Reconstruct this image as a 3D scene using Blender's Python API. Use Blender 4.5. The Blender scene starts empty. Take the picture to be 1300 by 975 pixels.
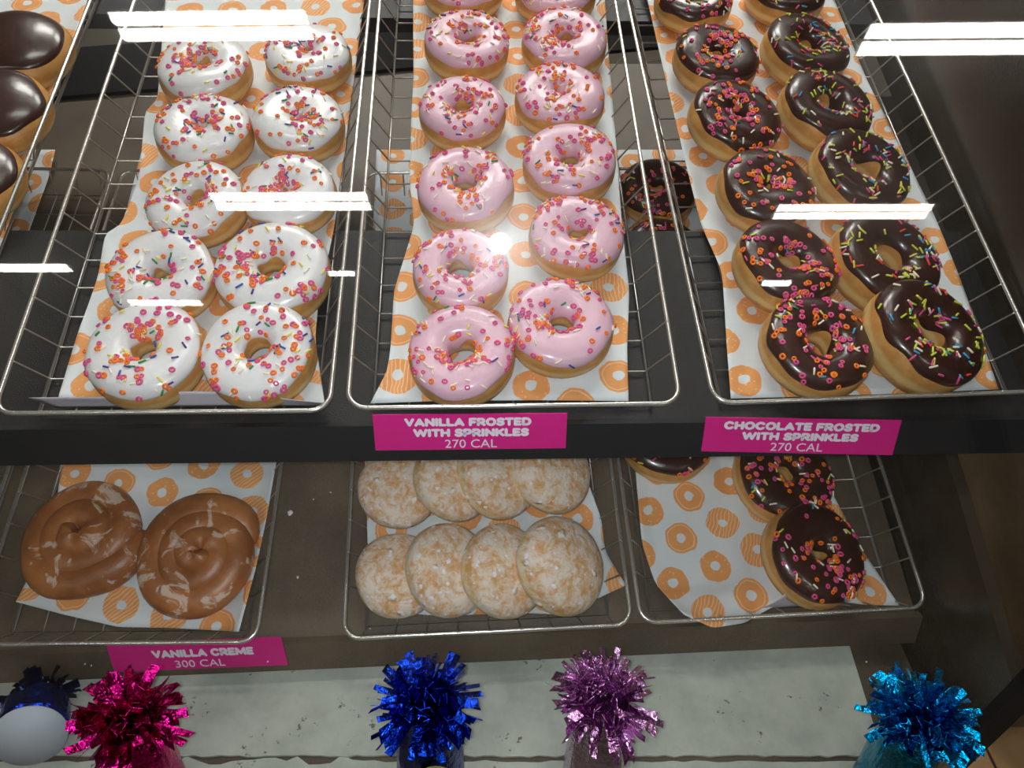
import bpy, math, random
import numpy as np
from mathutils import Vector, Matrix
PI = math.pi
sc = bpy.context.scene
col = sc.collection

# ------------------------------------------------------------------ camera, world, exposure
W, H, FPX = 1300.0, 975.0, 977.0
CX, CY = 650.0, 487.5
TILT = math.radians(18.0)                       # the shelves slope down towards the customer
CAM = np.array([0.0, 0.0, 1.5])

def unit(v):
    v = np.asarray(v, float)
    return v / np.linalg.norm(v)

_d = unit([-0.0594, -1.757, 1.0])               # shelf depth direction in camera axes (right, down, forward)
_a = -0.008
_X = unit([1.0, _a, 0.0594 + 1.757 * _a])
_X = unit(_X - _d * (_X @ _d))
_N = np.cross(_X, _d)
SX = np.array([1.0, 0, 0]); SY = np.array([0, math.cos(TILT), math.sin(TILT)]); SN = np.array([0, -math.sin(TILT), math.cos(TILT)])
R = np.stack([SX, SY, SN], 1) @ np.stack([_X, _d, _N], 1).T      # camera axes -> world

cam_d = bpy.data.cameras.new('camera'); cam = bpy.data.objects.new('camera', cam_d); col.objects.link(cam)
cam_d.sensor_width = 36.0; cam_d.lens = 36.0 * FPX / W; cam_d.clip_start = 0.01
right, down, fwd = R[:, 0], R[:, 1], R[:, 2]
cam.matrix_world = Matrix(((right[0], -down[0], -fwd[0], CAM[0]), (right[1], -down[1], -fwd[1], CAM[1]), (right[2], -down[2], -fwd[2], CAM[2]), (0, 0, 0, 1)))
sc.camera = cam

world = bpy.data.worlds.new('world'); sc.world = world; world.use_nodes = True
world.node_tree.nodes['Background'].inputs[0].default_value = (0.9, 0.95, 1.0, 1)
world.node_tree.nodes['Background'].inputs[1].default_value = 0.05
sc.view_settings.view_transform = 'Standard'; sc.view_settings.look = 'None'
sc.view_settings.gamma = 1.0; sc.view_settings.use_curve_mapping = False
sc.view_settings.exposure = -0.28
sc.cycles.use_denoising = True
sc.cycles.max_bounces = 8; sc.cycles.transparent_max_bounces = 12
sc.cycles.caustics_reflective = False; sc.cycles.caustics_refractive = False
sc.cycles.sample_clamp_indirect = 6.0

LAMP = 28.0                                      # brightness of the ceiling lamps
fl = bpy.data.lights.new('phone_torch', 'AREA'); fl.shape = 'DISK'; fl.size = 0.03; fl.energy = 3.4; fl.color = (0.93, 0.97, 1.0)
flo = bpy.data.objects.new('phone_torch', fl); col.objects.link(flo)
_fp = CAM + right * -0.012 + down * -0.006 - fwd * 0.004
_ft = CAM + fwd
flo.matrix_world = Matrix.Translation(Vector(_fp)) @ cam.matrix_world.to_3x3().to_4x4()

# ------------------------------------------------------------------ photograph pixel -> place in the shop
def ray(px, py):
    return unit(R @ np.array([(px - CX) / FPX, (py - CY) / FPX, 1.0]))
def cp(px, py, z):
    return CAM + R @ np.array([(px - CX) / FPX * z, (py - CY) / FPX * z, z])
def on(px, py, plane, lift=0.0):
    p0, n = plane
    d = ray(px, py)
    return CAM + d * (((p0 + n * lift - CAM) @ n) / (d @ n))
def proj(p):
    c = R.T @ (np.asarray(p) - CAM)
    return CX + FPX * c[0] / c[2], CY + FPX * c[1] / c[2], c[2]

ZU, ZL = 0.644, 0.735
TH = 0.030                                       # tray depth
UP_RIM = (cp(652, 514, ZU), SN)
UP = (UP_RIM[0] - SN * TH, SN)                   # where the upper paper lies
LO_RIM = (cp(618, 802, ZL), SN)
LO = (LO_RIM[0] - SN * TH, SN)
LIPDIR = R @ unit([0.0, math.sin(math.radians(64.3)), math.cos(math.radians(64.3))])
DECK_Z = cp(560, 845, 0.79)[2]
DECK = (np.array([0, 0, DECK_Z]), np.array([0, 0, 1.0]))
GN = -ray(645, 315)                              # the glass faces the phone here
GP = CAM - GN * 0.57
CEIL = 3.2

# ------------------------------------------------------------------ materials
def srgb(r, g, b):
    f = lambda c: c / 12.92 if c <= 0.04045 else ((c + 0.055) / 1.055) ** 2.4
    return tuple(f(c / 255.0) for c in (r, g, b)) + (1.0,)
class NT:
    def __init__(s, name):
        s.m = bpy.data.materials.new(name); s.m.use_nodes = True
        s.t = s.m.node_tree; s.b = s.t.nodes.get('Principled BSDF'); s.out = s.t.nodes.get('Material Output')
    def n(s, typ, **kw):
        x = s.t.nodes.new(typ)
        for k, v in kw.items(): setattr(x, k, v)
        return x
    def lk(s, a, b): s.t.links.new(a, b)
    def put(s, sock, v):
        if hasattr(v, 'is_linked') or isinstance(v, bpy.types.NodeSocket): s.lk(v, sock)
        else: sock.default_value = v
    def math(s, op, a, b=0.0, c=0.0):
        x = s.n('ShaderNodeMath', operation=op)
        for i, v in enumerate((a, b, c)): s.put(x.inputs[i], v)
        return x.outputs[0]
    def mix(s, fac, a, b):
        x = s.n('ShaderNodeMix', data_type='RGBA')
        s.put(x.inputs[0], fac); s.put(x.inputs[6], a); s.put(x.inputs[7], b)
        return x.outputs[2]
    def step(s, v, lo, hi):
        x = s.n('ShaderNodeMapRange'); x.interpolation_type = 'SMOOTHSTEP'
        s.put(x.inputs[0], v); x.inputs[1].default_value = lo; x.inputs[2].default_value = hi
        x.inputs[3].default_value = 0; x.inputs[4].default_value = 1
        return x.outputs[0]
    def noise(s, scale, detail=3.0, rough=0.5, vec=None, dist=0.0):
        x = s.n('ShaderNodeTexNoise'); x.inputs['Scale'].default_value = scale
        x.inputs['Detail'].default_value = detail; x.inputs['Roughness'].default_value = rough; x.inputs['Distortion'].default_value = dist
        s.lk(vec if vec is not None else s.coord('Object'), x.inputs['Vector'])
        return x.outputs['Fac']
    def coord(s, k):
        if not hasattr(s, 'tc'): s.tc = s.n('ShaderNodeTexCoord')
        return s.tc.outputs[k]
    def bump(s, h, dist, strength=1.0):
        x = s.n('ShaderNodeBump'); x.inputs['Distance'].default_value = dist; x.inputs['Strength'].default_value = strength
        s.lk(h, x.inputs['Height']); s.lk(x.outputs[0], s.b.inputs['Normal'])
    def set(s, **kw):
        for k, v in kw.items(): s.put(s.b.inputs[k.replace('_', ' ')], v)
        return s

def flat(name, c, rough=0.5, metal=0.0, **kw):
    t = NT(name); t.set(Base_Color=c, Roughness=rough, Metallic=metal, **kw)
    return t.m
M = {}
M['wire'] = flat('steel_wire', (0.50, 0.47, 0.43, 1), 0.30, 0.8)
M['rim'] = flat('steel_rim', (0.70, 0.68, 0.64, 1), 0.26, 0.8)
M['black'] = flat('black_plastic', srgb(26, 27, 32), 0.5)
M['gasket'] = flat('black_rubber', srgb(8, 8, 10), 0.8, Specular_IOR_Level=0.2)
M['pink_card'] = flat('magenta_card', srgb(222, 30, 138), 0.45)
M['letter'] = flat('white_print', srgb(240, 232, 245), 0.5)
def mk_black():
    t = NT('textured_black_board')
    n = t.noise(900, 2)
    t.set(Base_Color=t.mix(t.step(n, 0.35, 0.7), srgb(14, 14, 15), srgb(36, 34, 32)), Roughness=0.55); t.bump(n, 0.0008, 0.6)
    return t.m
M['board'] = mk_black()
def mk_brown(name, c1, c2, rough, spec=0.5):
    t = NT(name)
    a, b = t.noise(9, 5, 0.6), t.noise(600, 2)
    t.set(Base_Color=t.mix(t.step(t.math('ADD', t.math('MULTIPLY', a, 0.7), t.math('MULTIPLY', b, 0.3)), 0.35, 0.68), c1, c2), Roughness=rough)
    t.b.inputs['Specular IOR Level'].default_value = spec
    t.bump(b, 0.0006, 0.4)
    return t.m
M['brown'] = mk_brown('brown_laminate', srgb(80, 69, 57), srgb(108, 94, 78), 0.5)
M['panel'] = mk_brown('glossy_brown_panel', srgb(46, 39, 32), srgb(66, 57, 47), 0.2, 0.4)
def mk_deckboard():
    t = NT('stained_white_board')
    a, b = t.noise(14, 6, 0.65), t.noise(120, 4, 0.7)
    c = t.mix(t.step(a, 0.3, 0.7), srgb(176, 183, 172), srgb(208, 213, 202))
    sp = t.step(t.math('MULTIPLY', t.step(b, 0.52, 0.75), t.step(t.noise(17, 3), 0.48, 0.66)), 0.18, 0.5)
    c = t.mix(t.math('MULTIPLY', sp, 0.8), c, srgb(70, 64, 54))
    t.set(Base_Color=c, Roughness=0.6); t.bump(b, 0.0005, 0.3)
    return t.m
M['deckboard'] = mk_deckboard()
def mk_paper():
    t = NT('printed_tray_paper')
    uv = t.coord('UV')
    sep = t.n('ShaderNodeSeparateXYZ'); 
    mp = t.n('ShaderNodeMapping'); mp.inputs['Rotation'].default_value = (0, 0, 0.72); mp.inputs['Scale'].default_value = (1 / 0.0445, 1 / 0.0445, 1)
    t.lk(uv, mp.inputs['Vector'])
    nz = t.n('ShaderNodeTexNoise'); nz.inputs['Scale'].default_value = 2.6; t.lk(mp.outputs[0], nz.inputs['Vector'])
    ad = t.n('ShaderNodeVectorMath', operation='MULTIPLY_ADD'); t.lk(nz.outputs['Color'], ad.inputs[0]); ad.inputs[1].default_value = (0.16, 0.16, 0); t.lk(mp.outputs[0], ad.inputs[2])
    t.lk(ad.outputs[0], sep.inputs[0])
    y = sep.outputs[1]; row = t.math('FLOOR', y)
    x = t.math('ADD', sep.outputs[0], t.math('MULTIPLY', t.math('MODULO', t.math('ABSOLUTE', row), 2.0), 0.5))
    cell = t.math('FLOOR', x)
    qx = t.math('SUBTRACT', t.math('SUBTRACT', x, cell), 0.5); qy = t.math('SUBTRACT', t.math('SUBTRACT', y, row), 0.5)
    d = t.math('SQRT', t.math('ADD', t.math('MULTIPLY', qx, qx), t.math('MULTIPLY', qy, qy)))
    cv = t.n('ShaderNodeCombineXYZ'); t.lk(cell, cv.inputs[0]); t.lk(row, cv.inputs[1])
    wn = t.n('ShaderNodeTexWhiteNoise'); wn.noise_dimensions = '2D'; t.lk(cv.outputs[0], wn.inputs['Vector'])
    rnd = wn.outputs['Value']
    outer = t.math('ADD', 0.36, t.math('MULTIPLY', rnd, 0.05))
    ring = t.math('MULTIPLY', t.math('SUBTRACT', 1.0, t.step(t.math('SUBTRACT', d, outer), -0.012, 0.012)), t.step(d, 0.098, 0.124))
    line = t.math('SUBTRACT', 1.0, t.step(t.math('ABSOLUTE', t.math('SUBTRACT', d, 0.325)), 0.006, 0.016))
    stripe = t.math('SUBTRACT', 1.0, t.step(t.math('ABSOLUTE', t.math('SUBTRACT', t.math('FRACT', t.math('MULTIPLY', t.math('ADD', qx, t.math('MULTIPLY', qy, 0.5)), 11.0)), 0.5)), 0.08, 0.2))
    vo = t.n('ShaderNodeTexVoronoi'); vo.inputs['Scale'].default_value = 13; 
    m2 = t.n('ShaderNodeMapping'); m2.inputs['Scale'].default_value = (1, 0.6, 1); m2.inputs['Rotation'].default_value = (0, 0, 0.4); t.lk(mp.outputs[0], m2.inputs['Vector']); t.lk(m2.outputs[0], vo.inputs['Vector'])
    dots = t.math('SUBTRACT', 1.0, t.step(vo.outputs['Distance'], 0.13, 0.24))
    isstripe = t.step(rnd, 0.70, 0.701); isdot = t.math('SUBTRACT', 1.0, t.step(rnd, 0.45, 0.451))
    deco = t.math('MAXIMUM', t.math('MULTIPLY', isstripe, stripe), t.math('MAXIMUM', t.math('MULTIPLY', isdot, dots), t.math('MULTIPLY', t.math('SUBTRACT', 1.0, t.math('MAXIMUM', isstripe, isdot)), line)))
    paper = t.mix(t.noise(30, 3, 0.6, uv), srgb(214, 222, 226), srgb(228, 232, 234))
    orange = t.mix(t.noise(60, 3, 0.6, uv), srgb(228, 152, 88), srgb(238, 170, 104))
    orange = t.mix(t.math('MULTIPLY', deco, 0.7), orange, srgb(250, 212, 172))
    t.set(Base_Color=t.mix(ring, paper, orange), Roughness=0.7)
    t.b.inputs['Subsurface Weight'].default_value = 0.0
    t.bump(t.noise(55, 4, 0.55, uv), 0.002, 0.45)
    return t.m
M['paper'] = mk_paper()
def mk_dough():
    t = NT('fried_dough')
    sep = t.n('ShaderNodeSeparateXYZ'); t.lk(t.coord('Object'), sep.inputs[0])
    n = t.noise(70, 4, 0.6)
    z = t.math('ADD', sep.outputs[2], t.math('MULTIPLY', t.math('SUBTRACT', n, 0.5), 0.006))
    band = t.math('SUBTRACT', 1.0, t.step(t.math('ABSOLUTE', t.math('SUBTRACT', z, 0.0145)), 0.0012, 0.0058))
    c = t.mix(t.step(n, 0.35, 0.7), srgb(200, 142, 74), srgb(222, 168, 98))
    c = t.mix(t.math('MULTIPLY', band, 0.75), c, srgb(240, 208, 142))
    t.set(Base_Color=c, Roughness=0.42); t.bump(t.noise(260, 4, 0.6), 0.0012, 0.35)
    t.b.inputs['Subsurface Weight'].default_value = 0.08; t.b.inputs['Subsurface Radius'].default_value = (0.01, 0.004, 0.001)
    return t.m
M['dough'] = mk_dough()
def mk_frost(name, c1, c2, rough, coat):
    t = NT(name)
    n = t.noise(55, 3)
    t.set(Base_Color=t.mix(n, c1, c2), Roughness=rough, Coat_Weight=coat, Coat_Roughness=0.16)
    t.bump(t.noise(110, 2), 0.0014, 0.35)
    return t.m
M['white'] = mk_frost('white_icing', srgb(226, 224, 226), srgb(238, 237, 238), 0.32, 0.4)
M['pink'] = mk_frost('pink_icing', srgb(222, 176, 194), srgb(230, 188, 206), 0.36, 0.3)
M['choc'] = mk_frost('chocolate_icing', srgb(52, 27, 22), srgb(66, 36, 28), 0.3, 0.5)
SPR = {'orange': srgb(248, 124, 30), 'rose': srgb(224, 84, 138), 'ivory': srgb(250, 240, 214), 'yellow': srgb(246, 226, 90), 'blue': srgb(34, 84, 168), 'green': srgb(36, 138, 66), 'purple': srgb(86, 44, 140), 'red': srgb(238, 70, 50), 'sky': srgb(70, 160, 206), 'lime': srgb(216, 222, 80)}
SPRM = {k: flat(k + '_sprinkle', v, 0.4) for k, v in SPR.items()}
SPRK = list(SPR)
def mk_powder():
    t = NT('sugar_dusted_dough')
    sep = t.n('ShaderNodeSeparateXYZ'); t.lk(t.coord('Object'), sep.inputs[0])
    n = t.noise(60, 5, 0.7, dist=0.6); n2 = t.noise(150, 4, 0.7, dist=0.4); n3 = t.noise(52, 2, 0.4)
    c = t.mix(t.noise(30, 3), srgb(206, 146, 84), srgb(226, 180, 122))
    band = t.math('SUBTRACT', 1.0, t.step(t.math('ABSOLUTE', t.math('SUBTRACT', sep.outputs[2], 0.0205)), 0.002, 0.007))
    c = t.mix(t.math('MULTIPLY', band, 0.7), c, srgb(240, 216, 140))
    pw = t.step(t.math('ADD', t.math('MULTIPLY', n, 0.6), t.math('MULTIPLY', n2, 0.4)), 0.38, 0.58)
    c = t.mix(t.math('MULTIPLY', pw, 0.8), c, srgb(240, 232, 224))
    c = t.mix(t.step(n3, 0.66, 0.72), c, srgb(250, 246, 242))
    t.set(Base_Color=c, Roughness=0.85)
    t.bump(t.math('ADD', t.math('ADD', n2, n), t.math('MULTIPLY', t.step(n3, 0.64, 0.74), 1.5)), 0.002, 0.9)
    return t.m
M['powder'] = mk_powder()
def mk_roll():
    t = NT('glazed_cinnamon_dough')
    n = t.noise(24, 4, 0.6); n2 = t.noise(46, 4, 0.65, dist=0.8)
    c = t.mix(t.step(n, 0.3, 0.7), srgb(142, 84, 46), srgb(188, 120, 68))
    fl_ = t.step(n2, 0.56, 0.63)
    c = t.mix(t.math('MULTIPLY', fl_, 0.72), c, srgb(226, 206, 190))
    t.set(Base_Color=c, Roughness=t.math('ADD', 0.42, t.math('MULTIPLY', fl_, 0.3)), Coat_Weight=0.12, Coat_Roughness=0.3)
    t.bump(t.math('ADD', t.noise(90, 4, 0.6), t.math('MULTIPLY', fl_, 0.4)), 0.0015, 0.5)
    return t.m
M['roll'] = mk_roll()
def mk_foil(name, c, rough=0.16):
    t = NT(name)
    t.set(Base_Color=c, Metallic=1.0, Roughness=rough); t.bump(t.noise(160, 3, 0.6), 0.004, 0.6)
    return t.m
def mk_glass():
    t = NT('display_glass')
    tr = t.n('ShaderNodeBsdfTransparent'); tr.inputs[0].default_value = (0.965, 0.975, 0.975, 1)
    g1 = t.n('ShaderNodeBsdfAnisotropic') if False else t.n('ShaderNodeBsdfGlossy'); g1.inputs['Roughness'].default_value = 0.012
    g2 = t.n('ShaderNodeBsdfGlossy'); g2.inputs['Roughness'].default_value = 0.22      # greasy smears spread the lamps' reflection a little
    gm = t.n('ShaderNodeMixShader'); 
    sm = t.noise(5, 4, 0.6)
    t.put(gm.inputs[0], t.math('ADD', 0.05, t.math('MULTIPLY', sm, 0.10))); t.lk(g1.outputs[0], gm.inputs[1]); t.lk(g2.outputs[0], gm.inputs[2])
    fr = t.n('ShaderNodeFresnel'); geo = t.n('ShaderNodeNewGeometry')
    t.lk(t.math('ADD', 1.5, t.math('MULTIPLY', geo.outputs['Backfacing'], 1 / 1.5 - 1.5)), fr.inputs['IOR'])
    mx = t.n('ShaderNodeMixShader'); t.lk(fr.outputs[0], mx.inputs[0]); t.lk(tr.outputs[0], mx.inputs[1]); t.lk(gm.outputs[0], mx.inputs[2])
    t.lk(mx.outputs[0], t.out.inputs['Surface']); t.t.nodes.remove(t.b)
    return t.m
M['glass'] = mk_glass()
M['ceil'] = flat('ceiling_paint', srgb(205, 203, 196), 0.9)
M['wallm'] = flat('shop_wall_paint', srgb(150, 142, 130), 0.9)
def mk_tile():
    t = NT('terracotta_floor_tile')
    t.set(Base_Color=t.mix(t.noise(12, 5, 0.6), srgb(150, 112, 76), srgb(206, 168, 122)), Roughness=0.45)
    return t.m
M['tile'] = mk_tile()
M['grout'] = flat('dark_grout', srgb(52, 44, 40), 0.9)
t = NT('lamp_tube'); t.set(Base_Color=(1, 1, 1, 1)); t.b.inputs['Emission Color'].default_value = (1.0, 0.97, 0.9, 1); t.b.inputs['Emission Strength'].default_value = LAMP
M['lamp'] = t.m
M['housing'] = flat('white_enamel', srgb(220, 220, 215), 0.5)

# ------------------------------------------------------------------ builders
MATRIX = {}
def empty(name, mat):
    o = bpy.data.objects.new(name, None); o.empty_display_size = 0.02; col.objects.link(o)
    o.matrix_world = mat; MATRIX[o] = mat.copy()
    return o
def tag(o, label, cat, group=None):
    o['label'] = label; o['category'] = cat
    if group: o['group'] = group
    return o
def frame(o, x, y, z):
    return Matrix(((x[0], y[0], z[0], o[0]), (x[1], y[1], z[1], o[1]), (x[2], y[2], z[2], o[2]), (0, 0, 0, 1)))
def mesh(name, V, F, mats, smooth=True, fm=None, uv=None):
    me = bpy.data.meshes.new(name)
    me.from_pydata([tuple(v) for v in V], [], [tuple(f) for f in F])
    for m in (mats if isinstance(mats, (list, tuple)) else [mats]): me.materials.append(m)
    me.polygons.foreach_set('use_smooth', [smooth] * len(F))
    if fm is not None: me.polygons.foreach_set('material_index', list(fm))
    if uv is not None:
        l = me.uv_layers.new(name='UVMap')
        idx = np.empty(len(me.loops), dtype=np.int32); me.loops.foreach_get('vertex_index', idx)
        l.data.foreach_set('uv', np.asarray(uv, dtype=np.float32)[idx].ravel())
    me.update()
    return me
def put(name, me, parent=None, loc=None):
    o = bpy.data.objects.new(name, me); col.objects.link(o)
    if parent is not None: o.parent = parent
    if loc is not None: o.location = loc
    return o
def wput(name, V, F, mats, parent=None, **kw):          # geometry given in world coordinates
    V = np.asarray(V, float)
    if parent is not None:
        inv = np.array(MATRIX[parent].inverted())
        V = V @ inv[:3, :3].T + inv[:3, 3]
        return put(name, mesh(name, V, F, mats, **kw), parent)
    c = V.mean(0); o = put(name, mesh(name, V - c, F, mats, **kw)); o.location = c
    return o
BOXF = [(0, 3, 2, 1), (4, 5, 6, 7), (0, 1, 5, 4), (1, 2, 6, 5), (2, 3, 7, 6), (3, 0, 4, 7)]
def slab(quad, off):                                     # quad of four points pushed along a vector
    q = [np.asarray(p, float) for p in quad]
    V = q + [p + np.asarray(off) for p in q]
    nrm = np.cross(q[1] - q[0], q[2] - q[0])
    F = BOXF if nrm @ np.asarray(off) > 0 else [f[::-1] for f in BOXF]
    return V, F
def bevbox(lo, hi, b=0.002):
    lo, hi = np.array(lo, float), np.array(hi, float)
    V, F = [], []
    xs = [lo[0], lo[0] + b, hi[0] - b, hi[0]]
    # chamfered box: three nested loops
    def loop(x0, x1, y0, y1, z): return [(x0, y0, z), (x1, y0, z), (x1, y1, z), (x0, y1, z)]
    L = [loop(lo[0] + b, hi[0] - b, lo[1] + b, hi[1] - b, lo[2]), loop(lo[0], hi[0], lo[1], hi[1], lo[2] + b), loop(lo[0], hi[0], lo[1], hi[1], hi[2] - b), loop(lo[0] + b, hi[0] - b, lo[1] + b, hi[1] - b, hi[2])]
    for l in L: V += l
    F.append((3, 2, 1, 0)); F.append((12, 13, 14, 15))
    for k in range(3):
        for i in range(4):
            j = (i + 1) % 4
            F.append((4 * k + i, 4 * k + j, 4 * k + 4 + j, 4 * k + 4 + i))
    return V, F
def tube(path, r, k=6, closed=False):
    P = np.array(path, float); n = len(P)
    V, F = [], []
    prev = None
    for i in range(n):
        a = P[(i - 1) % n] if (closed or i > 0) else P[i]
        b = P[(i + 1) % n] if (closed or i < n - 1) else P[i]
        t = unit(b - a)
        if prev is None:
            h = np.array([0, 0, 1.0]) if abs(t[2]) < 0.9 else np.array([1.0, 0, 0])
            u = unit(np.cross(t, h))
        else:
            u = unit(prev - t * (prev @ t))
        prev = u; w = np.cross(t, u)
        rr = r[i] if hasattr(r, '__len__') else r
        for j in range(k):
            A = 2 * PI * j / k
            V.append(P[i] + u * rr * math.cos(A) + w * rr * math.sin(A))
    for i in range(n if closed else n - 1):
        i2 = (i + 1) % n
        for j in range(k):
            j2 = (j + 1) % k
            F.append((i * k + j, i * k + j2, i2 * k + j2, i2 * k + j))
    if not closed:
        F.append(tuple(range(k))[::-1]); F.append(tuple((n - 1) * k + j for j in range(k)))
    return V, F
def join(parts):
    V, F, fm = [], [], []
    for v, f, m in parts:
        b = len(V); V += list(v); F += [tuple(b + i for i in q) for q in f]; fm += [m] * len(f)
    return V, F, fm
def wob(rng, n=5, k0=1):
    c = [(k0 + i, rng.uniform(0, 2 * PI), rng.uniform(0.4, 1.0) / (1 + 0.5 * i)) for i in range(n)]
    s = sum(x[2] for x in c) * 0.6
    return lambda th: sum(a * np.sin(k * th + p) for k, p, a in c) / s

# ------------------------------------------------------------------ shop shell
def struct(name, V, F, m, parent=None, **kw):
    o = wput(name, V, F, m, parent, **kw)
    if parent is None: o['kind'] = 'structure'
    return o
RX0, RX1, RY0, RY1 = -3.2, 3.2, -3.6, 3.8
floor = struct('floor', *slab([(RX0, RY0, -0.02), (RX1, RY0, -0.02), (RX1, RY1, -0.02), (RX0, RY1, -0.02)], (0, 0, 0.014)), M['grout'], smooth=False)
MATRIX[floor] = Matrix.Translation(floor.location)
struct('ceiling', *slab([(RX0, RY0, CEIL), (RX1, RY0, CEIL), (RX1, RY1, CEIL), (RX0, RY1, CEIL)], (0, 0, 0.05)), M['ceil'], smooth=False)
struct('wall_back', *slab([(RX0, RY1, 0), (RX1, RY1, 0), (RX1, RY1, CEIL), (RX0, RY1, CEIL)], (0, 0.05, 0)), M['wallm'], smooth=False)
struct('wall_front', *slab([(RX0, RY0, 0), (RX1, RY0, 0), (RX1, RY0, CEIL), (RX0, RY0, CEIL)], (0, -0.05, 0)), M['wallm'], smooth=False)
struct('wall_left', *slab([(RX0, RY0, 0), (RX0, RY1, 0), (RX0, RY1, CEIL), (RX0, RY0, CEIL)], (-0.05, 0, 0)), M['wallm'], smooth=False)
struct('wall_right', *slab([(RX1, RY0, 0), (RX1, RY1, 0), (RX1, RY1, CEIL), (RX1, RY0, CEIL)], (0.05, 0, 0)), M['wallm'], smooth=False)
fp = CAM + ray(1275, 955) * (CAM[2] / -ray(1275, 955)[2])
TS = 0.2
gx, gy = cp(1238, 960, 1.5)[0], fp[1]
_tv, _tf = bevbox((-TS / 2 + 0.003, -TS / 2 + 0.003, -0.006), (TS / 2 - 0.003, TS / 2 - 0.003, 0.0), 0.002)
tile_me = mesh('tile', _tv, _tf, M['tile'], smooth=False)
for i in range(-6, 9):
    for j in range(-5, 7):
        p = (fp[0] + 0.07 + (i + 0.0) * TS, fp[1] + j * TS, 0.0)
        o = put('tile', tile_me, floor, Vector(p) - floor.location)

# ------------------------------------------------------------------ ceiling lamps seen mirrored in the glass, then unseen ones with two added fills
def mirrored(px, py):
    d = ray(px, py); g = CAM + d * (((GP - CAM) @ GN) / (d @ GN))
    r = d - 2 * (d @ GN) * GN
    return g + r * ((CEIL - g[2]) / r[2])
LAMPS = [('ceiling lamp mirrored large over the topmost white donuts', 148, 393, 12, 50), ('ceiling lamp mirrored large at the upper right beside the end panel', 1097, 1340, 27, 68),
         ('ceiling lamp mirrored across the third row of white donuts', 272, 468, 243, 266), ('ceiling lamp mirrored across the fourth row of chocolate donuts', 985, 1178, 258, 277),
         ('ceiling lamp mirrored as a bright strip at the left edge over black board', -90, 88, 334, 344), ('ceiling lamp mirrored as a short strip beside the white donut tray rim', 418, 450, 343, 348),
         ('ceiling lamp mirrored as a thin strip on the fourth white donut row', 165, 255, 380, 386), ('ceiling lamp mirrored as a short strip on the fourth chocolate donut', 968, 1003, 355, 361)]
LAMPS.append(('left added fill lamp, unseen, over the staff side behind the pastry case', -0.98, -0.12, 2.05, 2.55)); LAMPS.append(('right added fill lamp, unseen, over the staff side behind the pastry case', 0.12, 0.98, 2.05, 2.55))  # unseen pair added to brighten the lower shelf in the upper tray gaps
LAMPS.append(('ceiling lamp straight above the pastry case, outside the picture', -0.45, 0.45, 0.72, 0.90))
for lab, x0, x1, y0, y1 in LAMPS:
    if abs(x0) < 1:
        xa, xb, ya, yb = x0, x1, y0, y1
    else:
        P = [mirrored(x, y) for x, y in ((x0, y0), (x1, y0), (x1, y1), (x0, y1))]
        xa = (P[0][0] + P[3][0]) / 2; xb = (P[1][0] + P[2][0]) / 2
        ya = min((P[0][1] + P[1][1]) / 2, (P[2][1] + P[3][1]) / 2); yb = max((P[0][1] + P[1][1]) / 2, (P[2][1] + P[3][1]) / 2)
    xa, xb = min(xa, xb), max(xa, xb)
    e = empty('ceiling_lamp', Matrix.Translation(((xa + xb) / 2, (ya + yb) / 2, CEIL)))
    tag(e, lab, 'lamp', 'ceiling lamps of the shop')
    lx, ly = (xb - xa) / 2, (yb - ya) / 2
    put('housing', mesh('housing', *bevbox((-lx - 0.02, -ly - 0.015, -0.004), (lx + 0.02, ly + 0.015, 0.0), 0.0015), M['housing'], smooth=False), e)
    s = 0.075 * ly
    for a, b in ((-ly, -s), (s, ly)):
        V = [(-lx, a, -0.006), (lx, a, -0.006), (lx, (a + b) / 2, -0.02), (-lx, (a + b) / 2, -0.02), (-lx, b, -0.006), (lx, b, -0.006), (-lx, (a + b) / 2, -0.005), (lx, (a + b) / 2, -0.005)]
        F = [(0, 3, 2, 1), (3, 4, 5, 2), (0, 1, 7, 6), (6, 7, 5, 4), (0, 6, 4, 3), (1, 2, 5, 7)]
        put('lens_panel', mesh('lens_panel', V, F, M['lamp'], smooth=False), e)

# ------------------------------------------------------------------ the display case
XL, XR = -1.15, 0.505
XP = 0.449
def sh(x, y, n, base):                                    # shelf coordinates measured from a base point
    return base + SX * x + SY * y + SN * n
case = empty('display_case', Matrix.Translation((0, 0.6, 0)))
tag(case, 'brown and black pastry display case with two sloping shelves behind slanted glass', 'display case')
def sxy(p, base):
    d = np.asarray(p) - base
    return d @ SX, d @ SY, d @ SN
UB, LB = UP[0] - SN * 0.004, LO[0] - SN * 0.004           # tops of the boards
lipf = on(650, 524, UP_RIM)                                # lip top just in front of the rims
yf = sxy(lipf, UB)[1]
yb_ = sxy(on(470, 293, (UB, SN)), UB)[1]
wput('upper_shelf_board', *slab([sh(XL, yf, -0.0, UB), sh(XR, yf, 0, UB), sh(XR, yb_, 0, UB), sh(XL, yb_, 0, UB)], -SN * 0.012), M['board'], case, smooth=False)
# front lip, sloping out to the customer
lt = sh(0, yf, 0.012, UB)
L0 = lt + SX * (XL); L1 = lt + SX * XR
_q = on(650, 583, (lt, np.cross(SX, LIPDIR)))
ll = (_q - lt) @ LIPDIR
wput('upper_shelf_lip', *slab([L0, L1, L1 + LIPDIR * ll, L0 + LIPDIR * ll], np.cross(LIPDIR, SX) * -0.008 if np.cross(LIPDIR, SX)[1] < 0 else np.cross(LIPDIR, SX) * 0.008), M['black'], case, smooth=False)
# rear support rails of the upper shelf
for yy in (yb_ + 0.34,):
    wput('support_rail', *slab([sh(XL, yy, -0.001, UB), sh(XR, yy, -0.001, UB), sh(XR, yy + 0.05, -0.001, UB), sh(XL, yy + 0.05, -0.001, UB)], -SN * 0.02), M['black'], case, smooth=False)
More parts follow.
